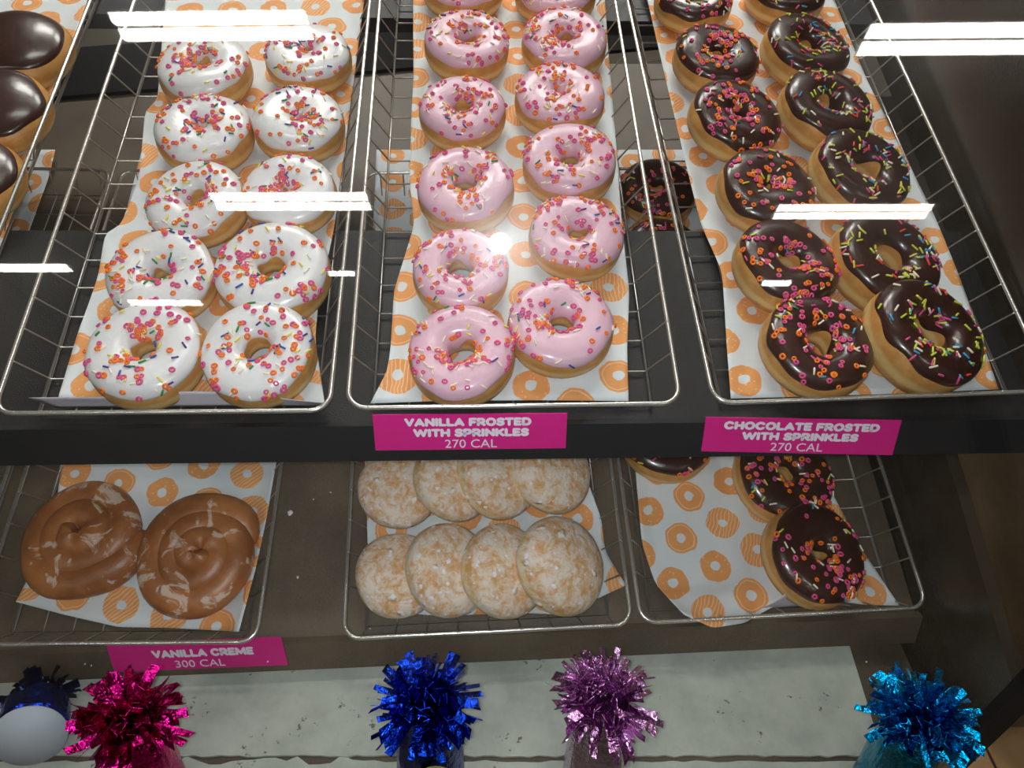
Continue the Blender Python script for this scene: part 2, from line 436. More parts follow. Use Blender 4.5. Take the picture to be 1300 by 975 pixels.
# lower shelf, turned a little like its trays
lf0, lf1 = on(0, 826, LO_RIM), on(1175, 777, LO_RIM)
lex = unit(lf1 - lf0); ley = np.cross(SN, lex)
LBF = lf0 - SN * (TH + 0.004)
def lsh(x, y, n=0.0): return LBF + lex * x + ley * y + SN * n
lw0, lw1 = -1.0 - 0.1, (XP - lf0[0]) / lex[0]
wput('lower_shelf_board', *slab([lsh(-0.6, 0), lsh(lw1, 0), lsh(lw1, 0.86), lsh(-0.6, 0.86)], -SN * 0.012), M['brown'], case, smooth=False)
ldir = LIPDIR
lq = lsh(0, 0, 0.012)
lpn = np.cross(lex, ldir)
lend = on(0, 868, (lq, lpn)); lend2 = on(1075, 818, (lq, lpn))
lA = lq + lex * -0.6; lB = lq + lex * lw1
lenA = (lend - lq) @ ldir; lenB = (lend2 - lq) @ ldir
lm = max(0.02, (lenA + lenB) / 2)
wput('lower_shelf_lip', *slab([lA, lB, lB + ldir * lm, lA + ldir * lm], unit(lpn) * 0.008 * (1 if lpn[1] > 0 else -1)), M['brown'], case, smooth=False)
# dark strip along the back of the lower shelf
b0, b1 = on(100, 125, (LB, SN)), on(780, 68, (LB, SN)); b2, b3 = on(780, 12, (LB, SN)), on(100, 62, (LB, SN))
bx = unit(b1 - b0); by = np.cross(SN, bx); bl = abs((b2 - b1) @ by)
wput('back_strip', *slab([b0 - bx * 0.6, b0 + bx * 1.1, b0 + bx * 1.1 + by * bl, b0 - bx * 0.6 + by * bl], SN * 0.006), M['gasket'], case, smooth=False)
# deck at the bottom
deck_front = 0.16
wput('deck', *slab([(XL, deck_front, DECK_Z), (XP, deck_front, DECK_Z), (XP, 1.3, DECK_Z), (XL, 1.3, DECK_Z)], (0, 0, -0.03)), M['brown'], case, smooth=False)
wput('base_cabinet', *slab([(XL, deck_front + 0.12, 0.0), (XP - 0.02, deck_front + 0.12, 0.0), (XP - 0.02, 1.3, 0.0), (XL, 1.3, 0.0)], (0, 0, DECK_Z - 0.03)), M['brown'], case, smooth=False)
# end panels
def yz_panel(name, x0, x1, pts, m):
    q = [np.array([x0, y, z]) for y, z in pts]
    n = len(q); V = q + [p + np.array([x1 - x0, 0, 0]) for p in q]
    F = [tuple(range(n))[::-1], tuple(range(n, 2 * n))] + [(i, (i + 1) % n, n + (i + 1) % n, n + i) for i in range(n)]
    return wput(name, V, F, m, case, smooth=False)
# vertical front edge of the lower end panel
zz = 0.673; pe = cp(1242, 915, zz)
pe = CAM + (pe - CAM) * (XP / (pe - CAM)[0])
def board_z(y, base, n): return base[2] + (y - base[1]) * math.tan(TILT) + n
yz_panel('lower_end_panel', XP, XP + 0.012, [(pe[1], DECK_Z - 0.03), (pe[1], board_z(pe[1], UB, -0.075)), (yf * math.cos(TILT) + UB[1] - 0.02, board_z(yf * math.cos(TILT) + UB[1], UB, -0.07)), (1.3, board_z(1.3, UB, -0.03)), (1.3, DECK_Z - 0.03)], M['panel'])
yu = UB[1] + yf * math.cos(TILT) - 0.01
yz_panel('upper_end_panel', XR, XR + 0.012, [(yu, board_z(yu, UB, -0.02)), (yu - 0.1, board_z(yu, UB, 0.25)), (yu + 0.3, board_z(yu, UB, 0.75)), (1.3, board_z(yu, UB, 0.75)), (1.3, board_z(1.3, UB, -0.02))], M['panel'])
pw = -0.002
wput('corner_post', *slab([(XP - 0.006, pe[1] - pw - 0.012, DECK_Z - 0.03), (XP + 0.02, pe[1] - pw - 0.012, DECK_Z - 0.03), (XP + 0.02, pe[1] - 0.0005, DECK_Z - 0.03), (XP - 0.006, pe[1] - 0.0005, DECK_Z - 0.03)], (0, 0, 0.6)), M['gasket'], case, smooth=False)

# slanted front glass
gu = unit(np.cross(SX, GN)); gu = gu if gu[2] > 0 else -gu
gx_ = np.cross(gu, GN); gx_ = gx_ if gx_[0] > 0 else -gx_
tb = (DECK_Z - GP[2]) / gu[2]
xr_ = XR - GP[0]
g0 = GP + gu * tb
GQ = [g0 + gx_ * -1.1, g0 + gx_ * xr_, g0 + gx_ * xr_ + gu * 1.25, g0 + gx_ * -1.1 + gu * 1.25]
gl = wput('glass_pane', *slab(GQ, -GN * 0.005), M['glass'], smooth=False)
gl['kind'] = 'structure'

# counter standing beside the case
q0 = on(1255, 932, (np.zeros(3), np.array([0, 0, 1.0])))
nb = empty('counter', Matrix.Translation((q0[0] + 0.4, q0[1] + 0.25, 0)))
tag(nb, 'plain brown counter standing on the tiled floor beyond the case corner', 'counter')
V, F = bevbox((-0.42, -0.24, 0.0), (0.6, 0.26, 0.7), 0.004); put('cabinet', mesh('cabinet', V, F, M['brown'], smooth=False), nb)
V, F = bevbox((-0.44, -0.26, 0.7), (0.62, 0.28, 0.73), 0.004); put('worktop', mesh('worktop', V, F, M['black'], smooth=False), nb)

# ------------------------------------------------------------------ wire trays
def tray(label, FL, FR, rim, length):
    a, b = on(*FL, rim), on(*FR, rim)
    w = np.linalg.norm(b - a); ex = unit(b - a); ey = np.cross(SN, ex); ctr = (a + b) / 2 - SN * TH
    e = empty('wire_tray', frame(ctr, ex, ey, SN)); tag(e, label, 'tray', 'wire donut trays')
    hw = w / 2; ins = 0.017; rr = 0.016
    pts = []
    for cx, cy, a0 in ((hw - rr, rr, -PI / 2), (hw - rr, length - rr, 0), (-hw + rr, length - rr, PI / 2), (-hw + rr, rr, PI)):
        for k in range(6):
            A = a0 + PI / 2 * k / 5
            pts.append((cx + rr * math.cos(A), cy + rr * math.sin(A), TH))
    put('rim', mesh('rim', *tube(pts, 0.0021, 8, True), M['rim']), e)
    V, F = tube([(-hw + ins, ins, 0.0), (hw - ins, ins, 0.0), (hw - ins, length - ins, 0.0), (-hw + ins, length - ins, 0.0)], 0.0013, 6, True)
    put('bottom_frame', mesh('bottom_frame', V, F, M['wire']), e)
    me = mesh('cross_wire', *tube([(-hw, 0, TH + 0.002), (-hw + 0.003, 0, TH - 0.003), (-hw + ins, 0, 0.001), (-hw + ins + 0.002, 0, -0.0008), (hw - ins - 0.002, 0, -0.0008), (hw - ins, 0, 0.001), (hw - 0.003, 0, TH - 0.003), (hw, 0, TH + 0.002)], 0.0009, 6), M['wire'])
    n = int((length - 2 * ins) / 0.0315)
    for k in range(1, n): put('cross_wire', me, e, (0, ins + (length - 2 * ins) * k / n, 0))
    me = mesh('long_wire', *tube([(0, 0, TH + 0.002), (0, 0.003, TH - 0.003), (0, ins, -0.0028), (0, ins + 0.004, -0.003), (0, length - ins, -0.003), (0, length, TH)], 0.0009, 6), M['wire'])
    m = int(round((w - 2 * ins) / 0.030))
    for k in range(0, m + 1): put('long_wire', me, e, (-hw + ins + (w - 2 * ins) * k / m, 0, 0))
    return e
UL = 0.66
t_w = tray('upper wire tray on the left holding white frosted sprinkle donuts', (-9, 525), (418, 521), UP_RIM, UL)
t_p = tray('upper wire tray in the middle holding pink frosted sprinkle donuts', (441, 518), (864, 512), UP_RIM, UL)
t_c = tray('upper wire tray on the right holding chocolate sprinkle donuts', (907, 512), (1337, 496), UP_RIM, UL)
t_e = tray('upper wire tray cut off at the upper left holding plain chocolate donuts', (-512, 527), (-93, 525), UP_RIM, UL)
LL = 0.60
t_r = tray('lower wire tray on the left holding two coffee rolls', (-38, 818), (325, 815), LO_RIM, LL)
t_s = tray('lower wire tray in the middle holding sugar dusted donuts', (436, 811), (802, 793), LO_RIM, LL)
t_l = tray('lower wire tray on the right with mostly bare printed paper', (814, 791), (1177, 771), LO_RIM, LL)
t_x = tray('lower wire tray glimpsed through the gap at the far left', (-430, 818), (-66, 818), LO_RIM, LL)

# ------------------------------------------------------------------ printed papers
def curve(pts, n):
    P = np.array(pts, float); s = np.r_[0, np.cumsum(np.linalg.norm(np.diff(P, axis=0), axis=1))]; s /= s[-1]
    t = np.linspace(0, 1, n)
    q = np.stack([np.interp(t, s, P[:, 0]), np.interp(t, s, P[:, 1])], 1)
    for _ in range(1):
        q[1:-1] = (q[:-2] + 2 * q[1:-1] + q[2:]) / 4
    return q
def paper(label, top, bottom, left, rgt, plane, rng_seed, lift=None, n=64, ang=0.0, off=(0, 0)):
    T, B, Lc, Rc = curve(top, n), curve(bottom, n), curve(left, n), curve(rgt, n)
    u = np.linspace(0, 1, n)[None, :, None]; v = np.linspace(0, 1, n)[:, None, None]
    S = (1 - v) * T[None] + v * B[None] + (1 - u) * Lc[:, None] + u * Rc[:, None] \
        - ((1 - u) * (1 - v) * T[0] + u * (1 - v) * T[-1] + (1 - u) * v * B[0] + u * v * B[-1])
    rng = np.random.RandomState(rng_seed)
    V, UVs = [], []
    ph = rng.uniform(0, 6, 8)
    for i in range(n):
        for j in range(n):
            p = on(S[i, j, 0], S[i, j, 1], plane)
            x, y, _ = sxy(p, plane[0])
            e = min(j, n - 1 - j) / n
            z = 0.0014 + 0.0006 * (1 + math.sin(38 * x + 21 * y + ph[0]) * math.sin(47 * y - 17 * x + ph[1])) * 0.5 + 0.0003 * (1 + math.sin(110 * x - 60 * y + ph[2]))
            z += 0.006 * max(0, 1 - e / 0.06) * (0.5 + 0.5 * math.sin(55 * y + ph[3] + (2 if j < n / 2 else 0)))
            if lift: z += lift(S[i, j, 0], S[i, j, 1], i / (n - 1), j / (n - 1))
            V.append(p + SN * z if z == 0 else on(S[i, j, 0], S[i, j, 1], plane, z))
            c, s = math.cos(ang), math.sin(ang)
            UVs.append((c * x - s * y + off[0], s * x + c * y + off[1]))
    F = [(i * n + j, (i + 1) * n + j, (i + 1) * n + j + 1, i * n + j + 1) for i in range(n - 1) for j in range(n - 1)]
    o = wput('tray_paper', V, F, M['paper'], uv=UVs)
    md = o.modifiers.new('thickness', 'SOLIDIFY'); md.thickness = 0.00025; md.offset = -1
    tag(o, label, 'paper', 'printed tray papers')
    return o
paper('printed paper liner under the white frosted donuts', [(215, -60), (470, -60)], [(75, 502), (72, 508), (300, 509), (412, 511)], [(215, -60), (205, 60), (200, 128), (184, 140), (177, 225), (152, 288), (134, 294), (125, 350), (100, 420), (75, 502)], [(470, -60), (452, 80), (440, 170), (424, 290), (404, 385), (400, 430), (412, 511)], UP, 1, ang=0.3)
paper('printed paper liner under the pink frosted donuts', [(524, -60), (764, -60)], [(470, 512), (560, 509), (680, 508), (798, 509)], [(524, -60), (525, 100), (522, 150), (520, 230), (526, 285), (500, 370), (496, 440), (492, 470), (470, 512)], [(764, -60), (772, 60), (782, 180), (790, 290), (799, 370), (796, 440), (798, 509)], UP, 2, ang=-0.25, off=(0.013, 0.02))
paper('printed paper liner under the upper chocolate sprinkle donuts', [(808, -60), (1035, -60)], [(928, 506), (1040, 503), (1160, 499), (1268, 494)], [(808, -60), (845, 100), (870, 205), (890, 285), (917, 345), (922, 430), (928, 506)], [(1035, -60), (1100, 100), (1150, 200), (1187, 275), (1218, 350), (1268, 494)], UP, 3, ang=0.55, off=(0.03, 0.01))
paper('printed paper liner under the plain chocolate donuts at the left edge', [(-160, -60), (130, -60)], [(-300, 480), (-60, 470)], [(-160, -60), (-300, 480)], [(130, -60), (108, 10), (82, 88), (50, 150), (22, 255), (-60, 470)], UP, 4, ang=0.1)
def lift_l(px, py, v, u):
    d = ((px - 1022) / 38.0) ** 2
    return 0.024 * math.exp(-d) * max(0, (v - 0.82) / 0.18) ** 1.2 + (0.032 * max(0, (v - 0.90) / 0.10) * max(0, 1 - ((px - 900) / 62.0) ** 2) if px < 962 else 0)
paper('printed paper liner mostly bare with two chocolate donuts on its right', [(772, 190), (950, 190)], [(868, 780), (905, 797), (945, 791), (985, 768), (1022, 741), (1055, 762), (1100, 768), (1142, 769)], [(772, 190), (806, 590), (815, 690), (832, 742), (868, 780)], [(950, 190), (1038, 590), (1064, 640), (1096, 700), (1142, 769)], LO, 5, lift=lift_l, ang=0.05, off=(0.02, 0.016))
paper('printed paper liner under the sugar dusted donuts', [(478, 190), (704, 190)], [(470, 775), (560, 782), (660, 778), (712, 780), (745, 766), (795, 743)], [(478, 190), (462, 560), (470, 775)], [(704, 190), (742, 600), (764, 660), (768, 700), (795, 743)], LO, 6, ang=-0.3)
def lift_r(px, py, v, u):
    return 0.02 * max(0, (u - 0.9) / 0.1) ** 1.5 * max(0, (v - 0.6) / 0.4)
paper('printed paper liner under the two coffee rolls', [(180, 190), (398, 190)], [(20, 764), (80, 780), (150, 796), (215, 797), (303, 802)], [(180, 190), (80, 580), (64, 690), (40, 725), (20, 764)], [(398, 190), (352, 580), (338, 660), (325, 720), (303, 802)], LO, 7, lift=lift_r, ang=0.62, off=(0.01, 0.0))
paper('printed paper liner glimpsed below through the far left gap', [(-170, 190), (70, 190)], [(-330, 700), (-60, 700)], [(-170, 190), (-330, 700)], [(70, 190), (62, 225), (35, 298), (-60, 700)], LO, 8, ang=0.2)
# folded-up front edge of the white donuts' paper
F0 = [on(x, y, UP, l) for x, y, l in ((36, 506, 0.004), (70, 519, 0.02), (200, 508, 0.010), (416, 515, 0.012))]
nn = 30; V = []
top_ = curve([(36, 505), (150, 504), (232, 497), (300, 498), (360, 506), (414, 512)], nn); bot_ = curve([(70, 518), (180, 517), (300, 516), (380, 516), (416, 515)], nn)
for k in range(6):
    f = k / 5
    for j in range(nn):
        x, y = top_[j] * (1 - f) + bot_[j] * f
        V.append(on(x, y, UP, 0.021 * (1 - f) + 0.003))
F = [(i * nn + j, (i + 1) * nn + j, (i + 1) * nn + j + 1, i * nn + j + 1) for i in range(5) for j in range(nn - 1)]
M['plainpaper'] = flat('plain_paper_back', srgb(214, 208, 218), 0.7)
fo = wput('paper_flap', V, F, M['plainpaper']); md = fo.modifiers.new('thickness', 'SOLIDIFY'); md.thickness = 0.0003
wp = [o for o in bpy.data.objects if o.name == 'tray_paper'][0]
fo.location = Vector(fo.location) - wp.location; fo.parent = wp

# curled-up edge of the bare paper in front of the lowest chocolate donut
nn = 24; V = []
top_ = curve([(968, 771), (985, 764), (1004, 748), (1022, 741), (1042, 750), (1060, 764), (1078, 769)], nn); bot_ = curve([(966, 773), (1000, 772), (1040, 770), (1080, 769)], nn)
for k in range(7):
    f = k / 6
    for j in range(nn):
        x, y = top_[j] * (1 - f) + bot_[j] * f
        V.append(on(x, y, LO, 0.034 * (1 - f) * math.sin(PI * j / (nn - 1)) ** 0.7 + 0.004))
F = [(i * nn + j, (i + 1) * nn + j, (i + 1) * nn + j + 1, i * nn + j + 1) for i in range(6) for j in range(nn - 1)]
fo = wput('paper_flap', V, F, M['plainpaper']); md = fo.modifiers.new('thickness', 'SOLIDIFY'); md.thickness = 0.0003
wp = [o for o in bpy.data.objects if o.name.startswith('tray_paper') and 'mostly bare' in o['label']][0]
fo.location = Vector(fo.location) - wp.location; fo.parent = wp

# ------------------------------------------------------------------ donuts
def spow(x, p): return np.sign(x) * np.abs(x) ** p
class Ring:
    def __init__(s, seed, Rc=0.0272, a=0.0182, h=0.0178):
        r = random.Random(seed); s.r = r
        s.Rc, s.a, s.h = Rc, a, h
        s.w1, s.w2, s.w3 = wob(r, 4), wob(r, 4), wob(r, 3)
    def pt(s, th, ph, off=0.0):
        lum = 1 + 0.022 * s.w1(th)
        cr, sr = np.cos(ph), np.sin(ph)
        a = s.a * (1 + 0.05 * s.w2(th) * (cr < 0)); 
        rad = (s.Rc * lum) + (a + off) * spow(cr, 0.70)
        z = s.h + (s.h * (1 + 0.05 * s.w3(th)) + off) * spow(sr, 0.80)
        return np.stack([rad * np.cos(th), rad * np.sin(th), z + 0 * th], -1)
    def body(s, nt=40, np_=22):
        V = []; F = []
        for i in range(nt):
            th = np.full(np_, 2 * PI * i / nt); ph = 2 * PI * np.arange(np_) / np_
            V += list(s.pt(th, ph))
        for i in range(nt):
            for j in range(np_):
                i2, j2 = (i + 1) % nt, (j + 1) % np_
                F.append((i * np_ + j, i2 * np_ + j, i2 * np_ + j2, i * np_ + j2))
        return V, F
    def frost(s, drip=0.30, lo=0.12, t=0.0019, nt=72, np_=16):
        wo, wi = wob(s.r, 9, 2), wob(s.r, 4)
        s.plo = lambda th: lo + drip * wo(th); s.phi = lambda th: PI - 0.25 + 0.3 * wi(th); s.t = t
        V = []; F = []
        for i in range(nt):
            th0 = 2 * PI * i / nt
            f = np.linspace(0, 1, np_); f = 0.5 - 0.5 * np.cos(PI * f)
            ph = s.plo(th0) + (s.phi(th0) - s.plo(th0)) * f
            e = np.abs(2 * f - 1); off = t * np.sqrt(np.clip(1 - e ** 8, 0, 1)) - 0.0005
            V += list(s.pt(np.full(np_, th0), ph, off))
        for i in range(nt):
            i2 = (i + 1) % nt
            for j in range(np_ - 1):
                F.append((i * np_ + j, i2 * np_ + j, i2 * np_ + j + 1, i * np_ + j + 1))
        return V, F
    def surf(s, th, ph):
        p = s.pt(np.array([th]), np.array([ph]), np.array([s.t - 0.0004]))[0]
        e = 0.01
        du = s.pt(np.array([th + e]), np.array([ph]), np.array([s.t - 0.0004]))[0] - p
        dv = s.pt(np.array([th]), np.array([ph + e]), np.array([s.t - 0.0004]))[0] - p
        return p, unit(du), unit(np.cross(du, dv))
class Bun(Ring):                                          # a filled donut without a hole
    def pt(s, th, ph, off=0.0):
        ph = np.clip(ph, -PI / 2, PI / 2)
        lum = 1 + 0.03 * s.w1(th)
        rad = (s.Rc + off) * lum * spow(np.cos(ph), 0.8)
        z = s.h + (s.h + off) * spow(np.sin(ph), 0.85)
        return np.stack([rad * np.cos(th), rad * np.sin(th), z], -1)
    def body(s, nt=40, np_=20):
        V, F = [], []
        for i in range(nt):
            ph = np.linspace(-PI / 2 + 0.02, PI / 2 - 0.02, np_); V += list(s.pt(np.full(np_, 2 * PI * i / nt), ph))
        for i in range(nt):
            i2 = (i + 1) % nt
            for j in range(np_ - 1): F.append((i * np_ + j, i2 * np_ + j, i2 * np_ + j + 1, i * np_ + j + 1))
        F.append(tuple(i * np_ for i in range(nt))[::-1]); F.append(tuple(i * np_ + np_ - 1 for i in range(nt)))
        return V, F
    def frost(s, drip=0.2, lo=0.25, t=0.002, nt=60, np_=14):
        wo = wob(s.r, 7, 1); V, F = [], []
        for i in range(nt):
            th0 = 2 * PI * i / nt; p0 = lo + drip * wo(th0)
            ph = np.linspace(p0, PI / 2 - 0.02, np_); f = (ph - p0) / (ph[-1] - p0)
            V += list(s.pt(np.full(np_, th0), ph, t * np.sqrt(np.clip(1 - (1 - f) ** 6, 0, 1)) - 0.0004))
        for i in range(nt):
            i2 = (i + 1) % nt
            for j in range(np_ - 1): F.append((i * np_ + j, i2 * np_ + j, i2 * np_ + j + 1, i * np_ + j + 1))
        F.append(tuple(i * np_ + np_ - 1 for i in range(nt)))
        return V, F
def rod_mesh(L, r, k=6):
    V, F = tube([(-L / 2, 0, 0), (-L / 2 + r * 0.5, 0, 0), (L / 2 - r * 0.5, 0, 0), (L / 2, 0, 0)], [r * 0.55, r, r, r * 0.55], k)
    return np.array(V), F
def ring_mesh(Rm, r, n=9, k=5):
    V, F = tube([(Rm * math.cos(2 * PI * i / n), Rm * 0.85 * math.sin(2 * PI * i / n), 0) for i in range(n)], r, k, True)
    return np.array(V), F
ROD, RNG = rod_mesh(0.0066, 0.00082), ring_mesh(0.0018, 0.00092)
MIX_A = [('orange', 'o', 33), ('rose', 'o', 33), ('ivory', 'r', 14), ('yellow', 'r', 6), ('blue', 'r', 5), ('green', 'r', 5), ('purple', 'r', 4)]
MIX_P = [('orange', 'o', 30), ('rose', 'o', 34), ('ivory', 'r', 22), ('yellow', 'r', 7), ('blue', 'r', 3), ('green', 'r', 2), ('purple', 'r', 2)]
MIX_C = [('orange', 'o', 33), ('rose', 'o', 36), ('ivory', 'r', 14), ('lime', 'r', 8), ('green', 'r', 1), ('rose', 'r', 7), ('sky', 'r', 1)]
MIX_R = [('lime', 'r', 32), ('rose', 'r', 22), ('ivory', 'r', 16), ('red', 'r', 14), ('sky', 'r', 9), ('yellow', 'r', 6)]
def sprinkles(ring, mix, count, seed):
    r = random.Random(seed)
    bag = [(c, k) for c, k, w in mix for _ in range(w)]
    used = sorted({c for c, _, _ in mix}); parts = []
    cl = [(r.uniform(0, 2 * PI), r.uniform(0.7, 2.4)) for _ in range(7)]
    for _ in range(count):
        c, k = r.choice(bag)
        if r.random() < 0.5:
            a = r.choice(cl); th, ph = a[0] + r.gauss(0, 0.28), a[1] + r.gauss(0, 0.3)
        else:
            th, ph = r.uniform(0, 2 * PI), math.acos(r.uniform(-0.85, 0.95))
        lo, hi = ring.plo(th) + 0.2, ring.phi(th) - 0.25
        ph = min(max(ph, lo), hi)
        p, u, n = ring.surf(th, ph)
        A = r.uniform(0, 2 * PI); w = np.cross(n, u)
        x = unit(u * math.cos(A) + w * math.sin(A) + n * r.gauss(0, 0.10)); y = unit(np.cross(n, x)); z = np.cross(x, y)
        base, F = RNG if k == 'o' else ROD
        sc_ = r.uniform(0.8, 1.15) if k == 'o' else r.uniform(0.7, 1.05)
        B = base * (sc_ if k == 'o' else np.array([sc_, 1, 1]))
        V = p + n * 0.0006 + B @ np.stack([x, y, z])
        parts.append((V, F, used.index(c)))
    V, F, fm = join(parts)
    return mesh('sprinkles', V, F, [SPRM[c] for c in used], True, fm)
def place(px, py, plane, h, tilt=(0, 0), spin=0.0, zoff=0.002, s=1.0):
    """base point and axes of a thing whose middle at height h shows at the pixel; tilt in degrees about the tray's x and y"""
    p = on(px, py, plane, zoff + h)
    Rm = (Matrix(((SX[0], SY[0], SN[0]), (SX[1], SY[1], SN[1]), (SX[2], SY[2], SN[2]))).to_4x4())
    T = Matrix.Rotation(math.radians(tilt[0]), 4, 'X') @ Matrix.Rotation(math.radians(tilt[1]), 4, 'Y')
    return Matrix.Translation(Vector(p)) @ Rm @ T @ Matrix.Rotation(spin, 4, 'Z') @ Matrix.Scale(s, 4) @ Matrix.Translation((0, 0, -h)), p
ORD = ['front', 'second', 'third', 'fourth', 'fifth', 'hindmost']
def donut(kind, px, py, w, label, seed, plane=UP, tilt=(0, 0), hole=0.0085, mix=MIX_A, count=110, zoff=0.0036, group=None):
    zoff += 0.034 * math.sin(math.radians(math.hypot(*tilt)))
    z = proj(on(px, py, plane, 0.028))[2]
    Ro = w * z / FPX / 2
    s = Ro / 0.0455
    a = (0.0455 - hole) / 2; Rc = 0.0455 - a
    rg = Ring(seed, Rc, a)
    M_, p = place(px, py, plane, 0.029, tilt, random.Random(seed).uniform(0, 6.28), zoff, s)
    e = empty('sprinkle_donut', M_); tag(e, label, 'donut', group)
    put('dough', mesh('dough', *rg.body(), M['dough']), e)
    put('icing', mesh('icing', *rg.frost(0.22, 0.42), M[kind]), e)
    sp = put('sprinkles', sprinkles(rg, mix, count, seed + 5), e); sp['kind'] = 'stuff'
    return e
WH = [[(182, 444, 146, .0098), (203, 345, 134, .009), (246, 252, 124, .0095), (257, 161, 120, .003), (257, 82, 116, .007)], [(326, 444, 142, .0105), (344, 340, 143, .0100), (365, 241, 118, .004), (378, 150, 114, .002), (390, 66, 108, .003)]]
PK = [[(585, 445, 136, .0115), (585, 340, 122, .0115), (590, 233, 124, .0095), (587, 136, 110, .0095), (593, 50, 108, .0095), (588, -26, 104, .010)], [(713, 409, 135, .0098), (733, 295, 120, .0088), (723, 201, 119, .009), (711, 118, 114, .003), (717, 48, 107, .008), (706, -18, 104, .008)]]
CH = [[(1042, 434, 140, .0125), (1003, 331, 132, .0105), (976, 236, 124, .004), (937, 145, 118, .006), (912, 68, 108, .008), (882, -6, 98, .008)], [(1183, 421, 152, .0155), (1130, 326, 138, .0142), (1098, 214, 126, .0135), (1053, 132, 118, .0128), (1027, 57, 110, .0128), (1000, -16, 100, .009)]]
TC = [[(0, 6), (0, 8), (2, 6), (2, 8), (2, 4), (0, 0)], [(4, 16), (4, 10), (4, 12), (3, 10), (2, 8), (0, 0)]]
rr_ = random.Random(3)
for name, kind, rows, mix, tr in (('white', 'white', WH, MIX_A, 'left'), ('pink', 'pink', PK, MIX_P, 'middle'), ('chocolate', 'choc', CH, MIX_C, 'right')):
    for c in (0, 1):
        for i, (px, py, w, hole) in enumerate(rows[c]):
            m = mix if not (name == 'chocolate' and c == 1) else MIX_R
            tl = TC[c][i] if name == 'chocolate' else (rr_.uniform(-2, 3), rr_.uniform(-4, 4))
            pos = 'the %s one' % ORD[i] if i == 0 else '%s from the front' % ORD[i] if i < 5 else 'hindmost and cut off'
            donut(kind, px, py, w, '%s frosted sprinkle donut in the upper %s tray, %s column, %s' % (name, tr, ('left', 'right')[c], pos), 100 + 17 * i + 7 * c + len(name) * 31, tilt=tl, hole=hole, mix=m, count=(122, 118, 104, 130)[i % 4] if m is not MIX_R else 98, group='%s frosted sprinkle donuts' % name)
LOWD = [(1040, 702, 132, 'chocolate sprinkle donut nearest the front in the lower right tray', (3, 14)), (999, 602, 124, 'chocolate sprinkle donut half hidden under the magenta chocolate tag', (2, 8)),
        (848, 550, 120, 'chocolate sprinkle donut barely peeping out below the black shelf lip, lower right tray', (0, 0)), (836, 238, 98, 'chocolate sprinkle donut seen through the gap between pink and chocolate trays', (0, 0)), (842, 318, 104, 'chocolate sprinkle donut mostly hidden below the black board, behind the gap', (0, 0))]
for i, (px, py, w, lab, tl) in enumerate(LOWD):
    donut('choc', px, py, w, lab, 900 + 13 * i, LO, tl, .008, MIX_C, 115, group='chocolate sprinkle donuts on the lower shelf')
for i, (px, py, w, lab) in enumerate([(18, 56, 132, 'plain chocolate frosted donut at the upper left corner, hindmost of three'), (-8, 134, 132, 'plain chocolate frosted donut at the left edge, middle of three'), (-46, 226, 136, 'plain chocolate frosted donut at the left edge, frontmost of three')]):
    z = proj(on(px, py, UP, 0.028))[2]; s = w * z / FPX / 2 / 0.0455
    b = Bun(40 + i, 0.0455, 0, 0.0195)
    M_, p = place(px, py, UP, 0.028, (2, 4), i * 2.0, 0.002, s)
    e = empty('filled_donut', M_); tag(e, lab, 'donut', 'plain chocolate frosted donuts')
    put('dough', mesh('dough', *b.body(), M['dough']), e); put('icing', mesh('icing', *b.frost(0.16, 0.5), M['choc']), e)

# sugar dusted donuts leaning on one another
PD = [[(506, 731, 108, 5, 4), (570, 724, 116, 26, 10), (642, 724, 118, 30, 11), (713, 717, 124, 34, 14)], [(505, 622, 102, 5, 4), (576, 608, 108, 28, 8), (632, 604, 110, 32, 10), (700, 596, 112, 28, 14)]]
for r_, row in enumerate(PD):
    for i, (px, py, w, ty, up) in enumerate(row):
        z = proj(on(px, py, LO, 0.03))[2]; s = w * z / FPX / 2 / 0.043
        b = Bun(70 + 10 * r_ + i, 0.0430, 0, 0.0215)
        M_, p = place(px, py, LO, 0.022, (4 if r_ == 0 else 2, ty), i * 1.3 + r_, 0.003 + 0.030 * math.sin(math.radians(ty)) + up / 5000.0, s)
        e = empty('powdered_donut', M_)
        tag(e, 'sugar dusted donut, %s from the left in the %s row of the lower middle tray' % (('first', 'second', 'third', 'last')[i], ('front', 'back')[r_]), 'donut', 'sugar dusted donuts')
        put('dough', mesh('dough', *b.body(56, 28), M['powder']), e)
        # raised clumps of sugar
        rn = random.Random(5 + i + 4 * r_); parts = []
        for _ in range(26):
            th, ph = rn.uniform(0, 6.28), math.asin(rn.uniform(0.25, 1.0))
            q = b.pt(np.array([th]), np.array([ph]))[0]; rad = rn.uniform(0.0008, 0.0024)
            n_ = unit(q - np.array([0, 0, 0.008])); u_ = unit(np.cross(n_, [0.3, 0.5, 0.8])); v_ = np.cross(n_, u_)
            ring0 = [q + (u_ * math.cos(A) + v_ * math.sin(A)) * rad * rn.uniform(0.6, 1.3) for A in np.linspace(0, 2 * PI, 9)[:-1]]
            ring1 = [q + n_ * 0.0005 + (x - q) * 0.5 for x in ring0]
            parts.append((ring0 + ring1, [(k, (k + 1) % 8, 8 + (k + 1) % 8, 8 + k) for k in range(8)] + [tuple(range(8, 16))], 0))
        V, F, _ = join(parts)
        sp = put('sugar_clumps', mesh('sugar_clumps', V, F, M['letter']), e); sp['kind'] = 'stuff'

